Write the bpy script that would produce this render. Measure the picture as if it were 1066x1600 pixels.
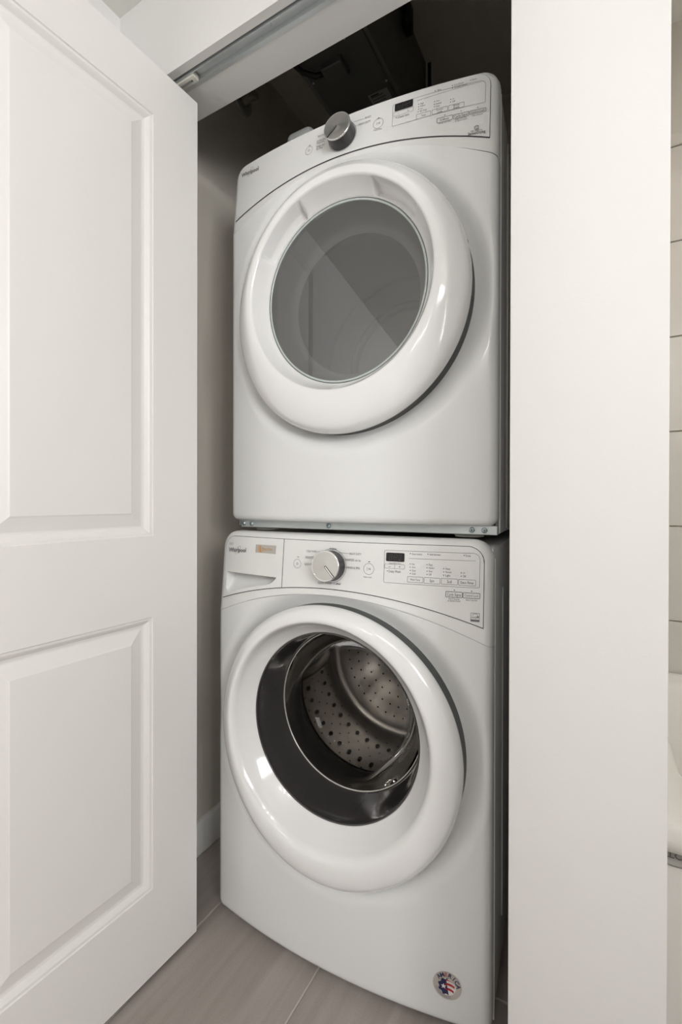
import bpy, bmesh, math, random
from mathutils import Vector, Matrix, Euler
random.seed(4)
for o in list(bpy.data.objects): bpy.data.objects.remove(o)
scene = bpy.context.scene
C = scene.collection

# ------------------------------------------------------------------ camera
W_PX, H_PX, F_PX = 1066.0, 1600.0, 715.0
HC = 1.05
YAW, PITCH, ROLL = math.radians(29.5), -0.0035, 0.0022
SHIFT_PX = -15.5
cam_d = bpy.data.cameras.new('camera'); cam = bpy.data.objects.new('camera', cam_d); C.objects.link(cam)
cam_d.sensor_fit = 'VERTICAL'; cam_d.sensor_height = 36.0; cam_d.lens = F_PX / H_PX * 36.0
cam_d.shift_y = SHIFT_PX / H_PX; cam_d.clip_start = 0.01
CAM_M = (Matrix.Translation((0, 0, HC)) @ Matrix.Rotation(YAW, 4, 'Z') @
         Matrix.Rotation(math.pi / 2 + PITCH, 4, 'X') @ Matrix.Rotation(ROLL, 4, 'Z'))
cam.matrix_world = CAM_M
scene.camera = cam
CAM_P = Vector((0, 0, HC))
def ray(px, py):
    v = Vector(((px - W_PX / 2) / F_PX, (H_PX / 2 - py + SHIFT_PX) / F_PX, -1.0))
    return CAM_M.to_3x3() @ v

# ------------------------------------------------------------------ world, exposure, added room light
scene.view_settings.view_transform = 'Standard'
scene.view_settings.look = 'None'
scene.view_settings.gamma = 1.0
scene.view_settings.use_curve_mapping = False
scene.view_settings.exposure = 0.05
world = bpy.data.worlds.new('world'); scene.world = world; world.use_nodes = True
world.node_tree.nodes['Background'].inputs[0].default_value = (1, 0.97, 0.93, 1)
world.node_tree.nodes['Background'].inputs[1].default_value = 0.1
HALL_CEIL = 2.247
def area(name, loc, size, power, col=(1, 0.95, 0.88), rot=(0, 0, 0), shape='DISK', size_y=None):
    d = bpy.data.lights.new(name, 'AREA'); d.shape = shape; d.size = size; d.energy = power; d.color = col
    if size_y: d.size_y = size_y
    o = bpy.data.objects.new(name, d); C.objects.link(o); o.location = loc; o.rotation_euler = rot
    return o
def bulb(name, loc, power, radius=0.034, col=(1, 0.982, 0.962)):
    d = bpy.data.lights.new(name, 'POINT'); d.energy = power; d.color = col; d.shadow_soft_size = radius
    o = bpy.data.objects.new(name, d); C.objects.link(o); o.location = loc
    return o
ADDED_LAMP_P, ADDED_LAMP2_P = (0.45, -0.80, 2.02), (-0.30, -2.0, 2.06)  # two hall lamps invented out of view to light the closet front
BULBS = [(-.22 + .22 * i, -.13 + .26 * j) for i in range(3) for j in range(2)]
for (bx_, by_) in BULBS:
    bulb('added_bulb_light', (ADDED_LAMP_P[0] + bx_, ADDED_LAMP_P[1] + by_, ADDED_LAMP_P[2]), 2.95)
    bulb('added_bulb_light', (ADDED_LAMP2_P[0] + bx_, ADDED_LAMP2_P[1] + by_, ADDED_LAMP2_P[2]), 1.5)
area('added_window_light', (1.98, -1.0, 1.68), 0.98, 56.0, (0.98, 0.99, 1.0), (0, math.radians(90), 0), 'RECTANGLE', 1.3)  # added soft light from the right, through an invented window
area('added_bath_light', (1.0, 1.15, 2.49), 0.3, 6.0)  # added light for the bathroom sliver, its fixture is invented

# ------------------------------------------------------------------ helpers
MATS = {}
def mat(name, col, rough=0.5, metal=0.0, coat=0.0, noise=0.0, nscale=40, bump=0.0, bscale=200, spec=0.5, ior=1.5):
    if name in MATS: return MATS[name]
    m = bpy.data.materials.new(name); m.use_nodes = True; nt = m.node_tree
    b = nt.nodes['Principled BSDF']
    b.inputs['Base Color'].default_value = (*col, 1); b.inputs['Roughness'].default_value = rough
    b.inputs['Metallic'].default_value = metal; b.inputs['IOR'].default_value = ior
    b.inputs['Coat Weight'].default_value = coat; b.inputs['Coat Roughness'].default_value = 0.06
    b.inputs['Specular IOR Level'].default_value = spec
    tc = nt.nodes.new('ShaderNodeTexCoord')
    if noise:
        n = nt.nodes.new('ShaderNodeTexNoise'); n.inputs['Scale'].default_value = nscale; n.inputs['Detail'].default_value = 4
        nt.links.new(tc.outputs['Object'], n.inputs['Vector'])
        r = nt.nodes.new('ShaderNodeValToRGB')
        r.color_ramp.elements[0].color = (*[c * (1 - noise) for c in col], 1)
        r.color_ramp.elements[1].color = (*[min(1, c * (1 + noise)) for c in col], 1)
        nt.links.new(n.outputs['Fac'], r.inputs['Fac']); nt.links.new(r.outputs['Color'], b.inputs['Base Color'])
    if bump:
        n2 = nt.nodes.new('ShaderNodeTexNoise'); n2.inputs['Scale'].default_value = bscale; n2.inputs['Detail'].default_value = 3
        nt.links.new(tc.outputs['Object'], n2.inputs['Vector'])
        bp = nt.nodes.new('ShaderNodeBump'); bp.inputs['Strength'].default_value = bump; bp.inputs['Distance'].default_value = 0.001
        nt.links.new(n2.outputs['Fac'], bp.inputs['Height']); nt.links.new(bp.outputs['Normal'], b.inputs['Normal'])
    MATS[name] = m
    return m
def glass_mat(name, ior, tint, body=None, bodyfac=0.0, rough=0.0, gloss=(1, 1, 1)):
    """window glass: fresnel reflection over tinted see-through glass (with an optional smoky body)"""
    m = bpy.data.materials.new(name); m.use_nodes = True; nt = m.node_tree; nt.nodes.clear()
    out = nt.nodes.new('ShaderNodeOutputMaterial'); mix = nt.nodes.new('ShaderNodeMixShader')
    fr = nt.nodes.new('ShaderNodeFresnel'); fr.inputs['IOR'].default_value = ior
    gl = nt.nodes.new('ShaderNodeBsdfGlossy'); gl.inputs['Roughness'].default_value = rough; gl.inputs['Color'].default_value = (*gloss, 1)
    tr = nt.nodes.new('ShaderNodeBsdfTransparent'); tr.inputs['Color'].default_value = (*tint, 1)
    last = tr
    if body:
        df = nt.nodes.new('ShaderNodeBsdfDiffuse'); df.inputs['Color'].default_value = (*body, 1)
        m2 = nt.nodes.new('ShaderNodeMixShader'); m2.inputs[0].default_value = bodyfac
        nt.links.new(tr.outputs[0], m2.inputs[1]); nt.links.new(df.outputs[0], m2.inputs[2]); last = m2
    nt.links.new(fr.outputs[0], mix.inputs[0]); nt.links.new(last.outputs[0], mix.inputs[1]); nt.links.new(gl.outputs[0], mix.inputs[2])
    nt.links.new(mix.outputs[0], out.inputs['Surface'])
    return m
def emit_mat(name, col, strength):
    m = bpy.data.materials.new(name); m.use_nodes = True; b = m.node_tree.nodes['Principled BSDF']
    b.inputs['Base Color'].default_value = (*col, 1)
    b.inputs['Emission Color'].default_value = (*col, 1); b.inputs['Emission Strength'].default_value = strength
    return m

def link(name, me, m=None, parent=None):
    o = bpy.data.objects.new(name, me); C.objects.link(o)
    if m is not None and not me.materials: me.materials.append(m)
    if parent is not None: o.parent = parent
    return o
def from_bm(name, bm, m, parent=None, smooth=False, angle=None):
    me = bpy.data.meshes.new(name); bm.to_mesh(me); bm.free()
    if smooth or angle:
        for p in me.polygons: p.use_smooth = True
        if angle: me.set_sharp_from_angle(angle=math.radians(angle))
    return link(name, me, m, parent)
def tag(o, label=None, cat=None, group=None, kind=None):
    if label: o['label'] = label
    if cat: o['category'] = cat
    if group: o['group'] = group
    if kind: o['kind'] = kind
    return o
def empty(name, loc, rz=0):
    o = bpy.data.objects.new(name, None); C.objects.link(o); o.location = loc; o.rotation_euler = (0, 0, rz); o.empty_display_size = .05
    return o
def bx(bm, x0, x1, y0, y1, z0, z1, bev=0, seg=2):
    r = bmesh.ops.create_cube(bm, size=1.0)
    vs = r['verts']
    for v in vs:
        v.co = Vector((x0 + (v.co.x + .5) * (x1 - x0), y0 + (v.co.y + .5) * (y1 - y0), z0 + (v.co.z + .5) * (z1 - z0)))
    if bev:
        es = list({e for v in vs for e in v.link_edges})
        bmesh.ops.bevel(bm, geom=es, offset=bev, segments=seg, profile=.5, affect='EDGES')
    return vs
def box(name, x0, x1, y0, y1, z0, z1, m, parent=None, bev=0, seg=2):
    bm = bmesh.new(); bx(bm, x0, x1, y0, y1, z0, z1, bev, seg)
    return from_bm(name, bm, m, parent, angle=40 if bev else None)
def tube(bm, pts, r, n=10, cap=True):
    pts = [Vector(p) for p in pts]; rings = []
    up = Vector((0.13, 0.31, 0.94)).normalized()
    for i, p in enumerate(pts):
        t = (pts[min(i + 1, len(pts) - 1)] - pts[max(i - 1, 0)]).normalized()
        a = t.cross(up)
        if a.length < 1e-4: a = t.cross(Vector((1, 0, 0)))
        a.normalize(); b = t.cross(a)
        rr = r[i] if isinstance(r, (list, tuple)) else r
        rings.append([bm.verts.new(p + rr * (math.cos(2 * math.pi * k / n) * a + math.sin(2 * math.pi * k / n) * b)) for k in range(n)])
    for i in range(len(rings) - 1):
        for k in range(n):
            bm.faces.new((rings[i][k], rings[i][(k + 1) % n], rings[i + 1][(k + 1) % n], rings[i + 1][k]))
    if cap:
        bm.faces.new(rings[0][::-1]); bm.faces.new(rings[-1])
    bmesh.ops.recalc_face_normals(bm, faces=bm.faces)
def lathe_y(bm, prof, n=160, cx=0, cz=0, fn=None, close_start=False, close_end=False):
    """revolve (r, y) about an axis along y through (cx, cz); fn(r, y, angle) -> (r, y) tweaks points"""
    rings = []
    for (r, y) in prof:
        ring = []
        for k in range(n):
            a = 2 * math.pi * k / n
            px_, yy, pz_ = fn(r, y, a) if fn else (r * math.cos(a), y, r * math.sin(a))
            ring.append(bm.verts.new((cx + px_, yy, cz + pz_)))
        rings.append(ring)
    for i in range(len(rings) - 1):
        for k in range(n):
            bm.faces.new((rings[i][k], rings[i][(k + 1) % n], rings[i + 1][(k + 1) % n], rings[i + 1][k]))
    if close_start: bm.faces.new(rings[0])
    if close_end: bm.faces.new(rings[-1][::-1])
def spline(pts, n):
    """Catmull-Rom through 2-D points"""
    P = [pts[0]] + list(pts) + [pts[-1]]; out = []
    for i in range(1, len(P) - 2):
        for k in range(n):
            t = k / n
            out.append(tuple(0.5 * ((2 * P[i][j]) + (-P[i - 1][j] + P[i + 1][j]) * t + (2 * P[i - 1][j] - 5 * P[i][j] + 4 * P[i + 1][j] - P[i + 2][j]) * t * t
                     + (-P[i - 1][j] + 3 * P[i][j] - 3 * P[i + 1][j] + P[i + 2][j]) * t ** 3) for j in range(2)))
    out.append(tuple(pts[-1]))
    return out

# ------------------------------------------------------------------ materials
M_wall = mat('white_wall_paint', (0.80, 0.79, 0.775), 0.55, bump=0.12, bscale=260)
M_ceil = mat('ceiling_paint', (0.84, 0.835, 0.79), 0.7, bump=0.15, bscale=200)
M_door = mat('door_paint', (0.81, 0.79, 0.765), 0.38, bump=0.05, bscale=320)
M_trim = mat('trim_paint', (0.79, 0.78, 0.75), 0.4)
M_closet_shade = mat('closet_paint_shaded', (0.68, 0.63, 0.555), 0.7, bump=0.15, bscale=240)  # browner and darker than the wall paint: closet shade in the colour
M_enamel = mat('white_enamel', (0.80, 0.805, 0.80), 0.22, coat=0.4)
M_plastic = mat('white_plastic', (0.80, 0.80, 0.785), 0.28, coat=0.2)
M_ring = mat('glossy_white_plastic', (0.83, 0.825, 0.82), 0.12, coat=0.5)
M_fascia = mat('fascia_white', (0.80, 0.80, 0.785), 0.22, coat=0.3)
M_seam = mat('seam_dark', (0.04, 0.035, 0.04), 0.7)
M_print = mat('printed_grey', (0.16, 0.155, 0.16), 0.6)
M_printl = mat('printed_light_grey', (0.42, 0.42, 0.42), 0.6)
M_dark = mat('black_gloss', (0.012, 0.012, 0.013), 0.15)
M_seg = mat('unlit_segment', (0.035, 0.033, 0.033), 0.4)
M_chrome = mat('chrome', (0.82, 0.82, 0.81), 0.08, metal=1)
M_silver = mat('knob_silver', (0.62, 0.61, 0.58), 0.16, metal=1)
M_knob = mat('knob_charcoal', (0.035, 0.034, 0.036), 0.3)
M_steel = mat('drum_steel', (0.55, 0.53, 0.51), 0.28, metal=1, noise=0.08, nscale=30)
M_zinc = mat('zinc_plate', (0.62, 0.66, 0.66), 0.45, metal=0.6)
M_screw = mat('zinc_screw', (0.50, 0.57, 0.60), 0.3, metal=0.9)
M_alu = mat('track_aluminium', (0.60, 0.63, 0.64), 0.38, metal=0.55)
M_rubber = mat('grey_rubber', (0.11, 0.11, 0.11), 0.55)
M_gapg = mat('gap_grey', (0.085, 0.09, 0.088), 0.6)
M_foot = mat('off_white_foot', (0.68, 0.66, 0.60), 0.5)
M_sheet = mat('dark_sheet_metal', (0.19, 0.19, 0.17), 0.45, metal=0.3, noise=0.15, nscale=15)
M_sheet2 = mat('dark_cover_metal', (0.11, 0.11, 0.10), 0.5, metal=0.2)
M_black = mat('black_rubber', (0.008, 0.008, 0.008), 0.5)
M_tin = mat('brushed_tin', (0.74, 0.76, 0.75), 0.3, metal=.45, bump=0.1, bscale=90)
M_tile = mat('wall_tile_glaze', (0.68, 0.65, 0.60), 0.3, noise=0.03, nscale=8)
M_grout = mat('grout', (0.55, 0.50, 0.42), 0.8)
M_tub = mat('tub_acrylic', (0.82, 0.80, 0.76), 0.2, coat=0.3)
M_drumw = mat('dryer_drum_white', (0.78, 0.79, 0.79), 0.4)

def floor_mat():
    m = bpy.data.materials.new('wood_look_porcelain'); m.use_nodes = True; nt = m.node_tree; b = nt.nodes['Principled BSDF']
    tc = nt.nodes.new('ShaderNodeTexCoord'); mp = nt.nodes.new('ShaderNodeMapping'); mp.inputs['Scale'].default_value = (26, 1.6, 1)
    oi = nt.nodes.new('ShaderNodeObjectInfo')
    add = nt.nodes.new('ShaderNodeVectorMath'); add.operation = 'ADD'
    nt.links.new(tc.outputs['Object'], add.inputs[0]); nt.links.new(oi.outputs['Random'], add.inputs[1])
    nt.links.new(add.outputs[0], mp.inputs['Vector'])
    n = nt.nodes.new('ShaderNodeTexNoise'); n.inputs['Scale'].default_value = 1.0; n.inputs['Detail'].default_value = 5; n.inputs['Distortion'].default_value = .35
    nt.links.new(mp.outputs[0], n.inputs['Vector'])
    n2 = nt.nodes.new('ShaderNodeTexNoise'); n2.inputs['Scale'].default_value = 450; n2.inputs['Detail'].default_value = 2
    nt.links.new(tc.outputs['Object'], n2.inputs['Vector'])
    mx = nt.nodes.new('ShaderNodeMix'); mx.data_type = 'FLOAT'; mx.inputs[0].default_value = 0.35
    nt.links.new(n.outputs['Fac'], mx.inputs[2]); nt.links.new(n2.outputs['Fac'], mx.inputs[3])
    r = nt.nodes.new('ShaderNodeValToRGB')
    r.color_ramp.elements[0].position = .32; r.color_ramp.elements[0].color = (0.275, 0.238, 0.212, 1)
    r.color_ramp.elements[1].position = .70; r.color_ramp.elements[1].color = (0.425, 0.382, 0.352, 1)
    nt.links.new(mx.outputs[0], r.inputs['Fac']); nt.links.new(r.outputs[0], b.inputs['Base Color'])
    b.inputs['Roughness'].default_value = .5
    return m
M_floor = floor_mat()
M_fgrout = mat('floor_grout', (0.50, 0.455, 0.42), 0.85)

# ------------------------------------------------------------------ room shell
XL = -1.043                    # left wall
YF, YB = 0.722, 0.850          # closet wall front and back faces
XJ, XE = -0.118, 0.078         # right jamb corner, end of the wall stub
HH = 2.03                      # header underside
CC = 2.56                      # closet ceiling
YBACK = 1.79                   # back wall of closet and bathroom
XR, YREAR = 1.75, -2.9
def S(o): o['kind'] = 'structure'; return o
fl = S(box('floor', XL - .1, XR + .1, YREAR - .1, YBACK + .1, -0.06, -0.0012, M_fgrout))
fl['label'] = 'floor of grey-brown wood-look porcelain planks'
pw, pl, g = 0.312, 1.20, 0.003
bm = bmesh.new(); bx(bm, g / 2, pw - g / 2, g / 2, pl - g / 2, -0.008, 0.0, 0.0012, 1)
plank_me = bpy.data.meshes.new('plank'); bm.to_mesh(plank_me); bm.free(); plank_me.materials.append(M_floor)
def plank_cut(w0, w1, l0, l1):
    b_ = bmesh.new(); bx(b_, w0, w1, l0, l1, -0.008, 0.0, 0.0012, 1)
    me = bpy.data.meshes.new('plank'); b_.to_mesh(me); b_.free(); me.materials.append(M_floor); return me
x0 = -0.858 - pw; col = 0
while x0 < XR:
    y0 = YREAR - 0.9 + (0.0 if col % 2 else 0.6)
    while y0 < YBACK:
        a0, a1 = max(x0 + g / 2, XL), min(x0 + pw - g / 2, XR); b0, b1 = max(y0 + g / 2, YREAR), min(y0 + pl - g / 2, YBACK)
        if a1 - a0 > .02 and b1 - b0 > .02:
            full = abs(a1 - a0 - pw + g) < 1e-5 and abs(b1 - b0 - pl + g) < 1e-5
            o = link('plank', plank_me if full else plank_cut(a0 - x0, a1 - x0, b0 - y0, b1 - y0), None, fl)
            o.location = (x0, y0, 0)
        y0 += pl
    x0 += pw; col += 1

w = S(box('wall_left', XL - .1, XL, YREAR, YF, 0, CC + .05, M_wall)); w['label'] = 'white painted wall beside the folded closet door'
w = S(box('wall_closet_left', XL - .1, XL, YF, YBACK, 0, CC + .05, M_closet_shade)); w['label'] = 'side wall inside the laundry closet, shade put into its brownish colour'
w = S(box('wall_back', XL - .1, XR, YBACK, YBACK + .1, 0, CC + .05, M_closet_shade))
w = S(box('wall_closet_right', XJ + .03, XE, YB, YBACK, 0, CC + .05, M_wall))
w = S(box('wall_front', XJ, XE, YF, YB, 0, CC + .05, M_wall, bev=0.002)); w['label'] = 'narrow white wall end right of the closet opening'
WY0, WY1, WZ0, WZ1 = -1.65, -0.35, 1.18, 2.17
bm = bmesh.new()
bx(bm, XR, XR + .1, YREAR, WY0, 0, CC + .05); bx(bm, XR, XR + .1, WY1, YBACK, 0, CC + .05)
bx(bm, XR, XR + .1, WY0, WY1, 0, WZ0); bx(bm, XR, XR + .1, WY0, WY1, WZ1, CC + .05)
S(from_bm('wall_right', bm, M_wall))
wn = S(empty('added_window_1', (XR + .05, 0, 0)))  # unseen window, added to go with the light from the right
bm = bmesh.new()
for a0, a1, b0, b1 in ((WY0, WY1, WZ0, WZ0 + .04), (WY0, WY1, WZ1 - .04, WZ1), (WY0, WY0 + .04, WZ0, WZ1), (WY1 - .04, WY1, WZ0, WZ1), ((WY0 + WY1) / 2 - .02, (WY0 + WY1) / 2 + .02, WZ0, WZ1)):
    bx(bm, -.02, .02, a0, a1, b0, b1)
from_bm('added_window_frame', bm, M_trim, wn)
for a0, a1 in ((WY0 + .04, (WY0 + WY1) / 2 - .02), ((WY0 + WY1) / 2 + .02, WY1 - .04)):
    bm = bmesh.new(); bx(bm, -.003, .003, a0, a1, WZ0 + .04, WZ1 - .04); from_bm('added_window_pane', bm, glass_mat('pane_glass', 1.3, (1, 1, 1)), wn)
w = S(box('wall_rear', XL, XR, YREAR - .1, YREAR, 0, CC + .05, M_wall))
w = S(box('wall_bath_front', 0.92, XR, YF, YB, 0, CC + .05, M_wall))
w = S(box('wall_bath_lintel', XE, 0.92, YF, YB, 2.06, CC + .05, M_wall))
S(box('ceiling', XL, XR, YREAR, YF, HALL_CEIL, HALL_CEIL + .05, M_ceil))
S(box('ceiling_closet', XL, XJ + .03, YB, YBACK, CC, CC + .05, M_closet_shade))
S(box('ceiling_bath', XJ + .03, XR, YF, YBACK, CC, CC + .05, M_ceil))
# header over the opening: front face, groove for the track, back part
XP = -1.0
bm = bmesh.new()
hp_ = [(YF, HH), (YF + .017, HH), (YF + .017, HH + .014), (0.777, HH + .014), (0.777, HH), (YB, HH), (YB, CC + .05), (YF, CC + .05)]
A_, B_ = [[bm.verts.new((x_, y_, z_)) for y_, z_ in hp_] for x_ in (XL, XJ)]
for k in range(8): bm.faces.new((A_[k], A_[(k + 1) % 8], B_[(k + 1) % 8], B_[k]))
bm.faces.new(A_); bm.faces.new(B_[::-1]); bmesh.ops.recalc_face_normals(bm, faces=bm.faces)
h = S(from_bm('wall_header', bm, M_wall)); h['label'] = 'white header above the closet opening with a grooved underside'
S(box('trim_1', XL, XL + .018, 0.86, YBACK, 0, 0.098, M_trim, bev=0.003))['label'] = 'white baseboard along the closet side wall'
S(box('baseboard_left', XL, XL + .018, YREAR, YF, 0, 0.098, M_trim, bev=0.003))
S(box('trim_2', XL, XL + .03, YF + .004, YB - .004, 0, HH, M_trim))['label'] = 'white jamb board behind the folded door'

# ------------------------------------------------------------------ bifold track with guide
tr = empty('door_track', (0, 0, HH))
bm = bmesh.new()
t0, t1 = 0.7445, 0.7765
bx(bm, XL, XJ, t0, t1, 0.009, 0.0125)
bx(bm, XL, XJ, t0, t0 + .0022, -0.002, 0.011)
bx(bm, XL, XJ, t1 - .0095, t1, -0.002, 0.011)
from_bm('channel', bm, M_alu, tr)
for x in (-0.60, -0.33):
    bm = bmesh.new(); bmesh.ops.create_uvsphere(bm, u_segments=14, v_segments=8, radius=0.0036)
    for v in bm.verts: v.co.z *= .6
    s = from_bm('screw', bm, M_screw, tr, smooth=True); s.location = (x, 0.756, 0.0085)
bm = bmesh.new()
bx(bm, -0.915, -0.815, 0.7475, 0.7660, -0.006, 0.008, 0.0025)
gb = from_bm('guide', bm, M_foot, tr, angle=40)
bm = bmesh.new(); bx(bm, -0.905, -0.826, 0.7545, 0.7590, -0.0066, -0.004)
from_bm('slot', bm, M_rubber, gb)
bm = bmesh.new()
for k in range(31): bx(bm, -0.903 + k * .0024, -0.9018 + k * .0024, 0.7547, 0.7588, -0.0072, -0.005)
from_bm('spring', bm, M_zinc, gb)
tag(tr, 'grey aluminium bifold track screwed under the header with white plastic guide', 'track')

# ------------------------------------------------------------------ folded bifold door
DW, DH, DT = 0.545, 1.988, 0.034
DOOR_P = Vector((-0.842, 0.786, 0.012)); DOOR_A = math.radians(2.4)
dirw = Vector((-math.sin(DOOR_A), -math.cos(DOOR_A), 0)); nrm = Vector((math.cos(DOOR_A), -math.sin(DOOR_A), 0))
def door_uz(px, py):
    r = ray(px, py); t = (DOOR_P - CAM_P).dot(nrm) / r.dot(nrm); p = CAM_P + r * t
    return (p - DOOR_P).dot(dirw), p.z - DOOR_P.z
u1 = door_uz(239.7, 500)[0]; uf = door_uz(206.5, 500)[0]; ufl = door_uz(16.5, 500)[0]
u2 = ufl + (uf - u1); DW = u2 + u1
zt1, zt0 = door_uz(239.7, 178)[1], door_uz(239.6, 837.5)[1]
zl1, zl0 = door_uz(239.6, 963.5)[1], door_uz(240.5, 1388)[1]
BEV = uf - u1
def door_leaf(parent, off, frontpanels=True):
    """local frame: x = out of the face, y = along the leaf, z up"""
    bm = bmesh.new()
    us = [0, u1, u2, DW]; zs = [0, zl0, zl1, zt0, zt1, DH]
    V = {}
    def v(x, u, z):
        k = (round(x, 5), round(u, 5), round(z, 5))
        if k not in V: V[k] = bm.verts.new((x + off, -u, z))
        return V[k]
    for i in range(3):
        for j in range(5):
            if i == 1 and j in (1, 3): continue
            bm.faces.new((v(0, us[i], zs[j]), v(0, us[i], zs[j + 1]), v(0, us[i + 1], zs[j + 1]), v(0, us[i + 1], zs[j])))
    bk = -DT
    for i in range(3):
        for j in range(5):
            bm.faces.new((v(bk, us[i], zs[j]), v(bk, us[i + 1], zs[j]), v(bk, us[i + 1], zs[j + 1]), v(bk, us[i], zs[j + 1])))
    for j in range(5):
        for u in (0, DW): bm.faces.new((v(0, u, zs[j]), v(bk, u, zs[j]), v(bk, u, zs[j + 1]), v(0, u, zs[j + 1])))
    for i in range(3):
        for z in (0, DH): bm.faces.new((v(0, us[i], z), v(0, us[i + 1], z), v(bk, us[i + 1], z), v(bk, us[i], z)))
    bmesh.ops.recalc_face_normals(bm, faces=bm.faces)
    leaf = from_bm('door_leaf', bm, M_door, parent)
    for (za, zb) in ((zl0, zl1), (zt0, zt1)):
        bm = bmesh.new(); rings = []
        prof = [(0, 0), (.0015, -.0025), (.0065, -.003), (.010, -.0055), (.0155, -.0105), (.0195, -.0115), (.0225, -.0115), (BEV - .003, -.0040), (BEV, -.0026)]
        for ins, d in prof:
            rings.append([bm.verts.new((d + off, -u, z)) for (u, z) in ((u1 + ins, za + ins), (u2 - ins, za + ins), (u2 - ins, zb - ins), (u1 + ins, zb - ins))])
        for a, b in zip(rings, rings[1:]):
            for k in range(4): bm.faces.new((a[k], a[(k + 1) % 4], b[(k + 1) % 4], b[k]))
        bm.faces.new(rings[-1])
        bmesh.ops.recalc_face_normals(bm, faces=bm.faces)
        from_bm('raised_panel', bm, M_door, leaf)
    return leaf
d1 = empty('door_1', DOOR_P, -DOOR_A); S(d1)
d1['label'] = 'white two-panel bifold closet door folded open against the side wall'
door_leaf(d1, 0)
bm = bmesh.new(); bx(bm, -2 * DT - .004, -DT - .004, -DW, 0, 0, DH); from_bm('door_leaf', bm, M_door, d1)
for z in (0.25, 0.98, 1.75):
    bm = bmesh.new(); bx(bm, -DT * 1.7, -DT * .4, -DW - .004, -DW, z - .04, z + .04, .001, 1)
    tube(bm, [(-DT - .002, -DW - .005, z - .04), (-DT - .002, -DW - .005, z + .04)], .004, 10)
    from_bm('hinge', bm, M_zinc, d1)

# ------------------------------------------------------------------ washer and dryer
HWID = 0.336
SAG, RND = 0.034, 0.016
MYAW = math.radians(3.5)
class Machine:
    def __init__(s, name, loc, zc, zpe, zpc, zse, zsc, z0, ztop, lean, dcx, dcz, cr):
        s.e = empty(name, loc, MYAW)
        s.inv = (Matrix.Translation(loc) @ Matrix.Rotation(MYAW, 4, 'Z')).inverted()
        s.z0, s.ztop, s.lean = z0, ztop, lean
        s.zpe, s.zpc, s.zse, s.zsc = zpe, zpc, zse, zsc
        s.dcx, s.dcz, s.cr = dcx, dcz, cr
        s.gap, s.chole = .0003, None
    def bow(s, x): return -RND - SAG * (1 - (x / HWID) ** 2)
    def ptop(s, x): return s.zpe + (s.zpc - s.zpe) * (1 - (x / HWID) ** 2)
    def seam(s, x): return s.zse + (s.zsc - s.zse) * (1 - (x / HWID) ** 2)
    def console(s, x, z): return s.bow(x) + s.lean * max(0, z - s.zpe) / (s.ztop - s.zpe)
    def hit(s, px, py, fn=None, off=0.0):
        fn = fn or s.console
        o = s.inv @ CAM_P; d = s.inv.to_3x3() @ ray(px, py)
        t = (-0.03 - o.y) / d.y
        for _ in range(12):
            p = o + d * t; t += (fn(p.x, p.z) + off - p.y) / d.y
        p = o + d * t
        return p.x, p.z
    def scale_at(s, px, py):
        x, z = s.hit(px, py); p = s.inv.inverted() @ Vector((x, s.console(x, z), z))
        return (CAM_M.inverted() @ p).z * -1 / F_PX

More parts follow.
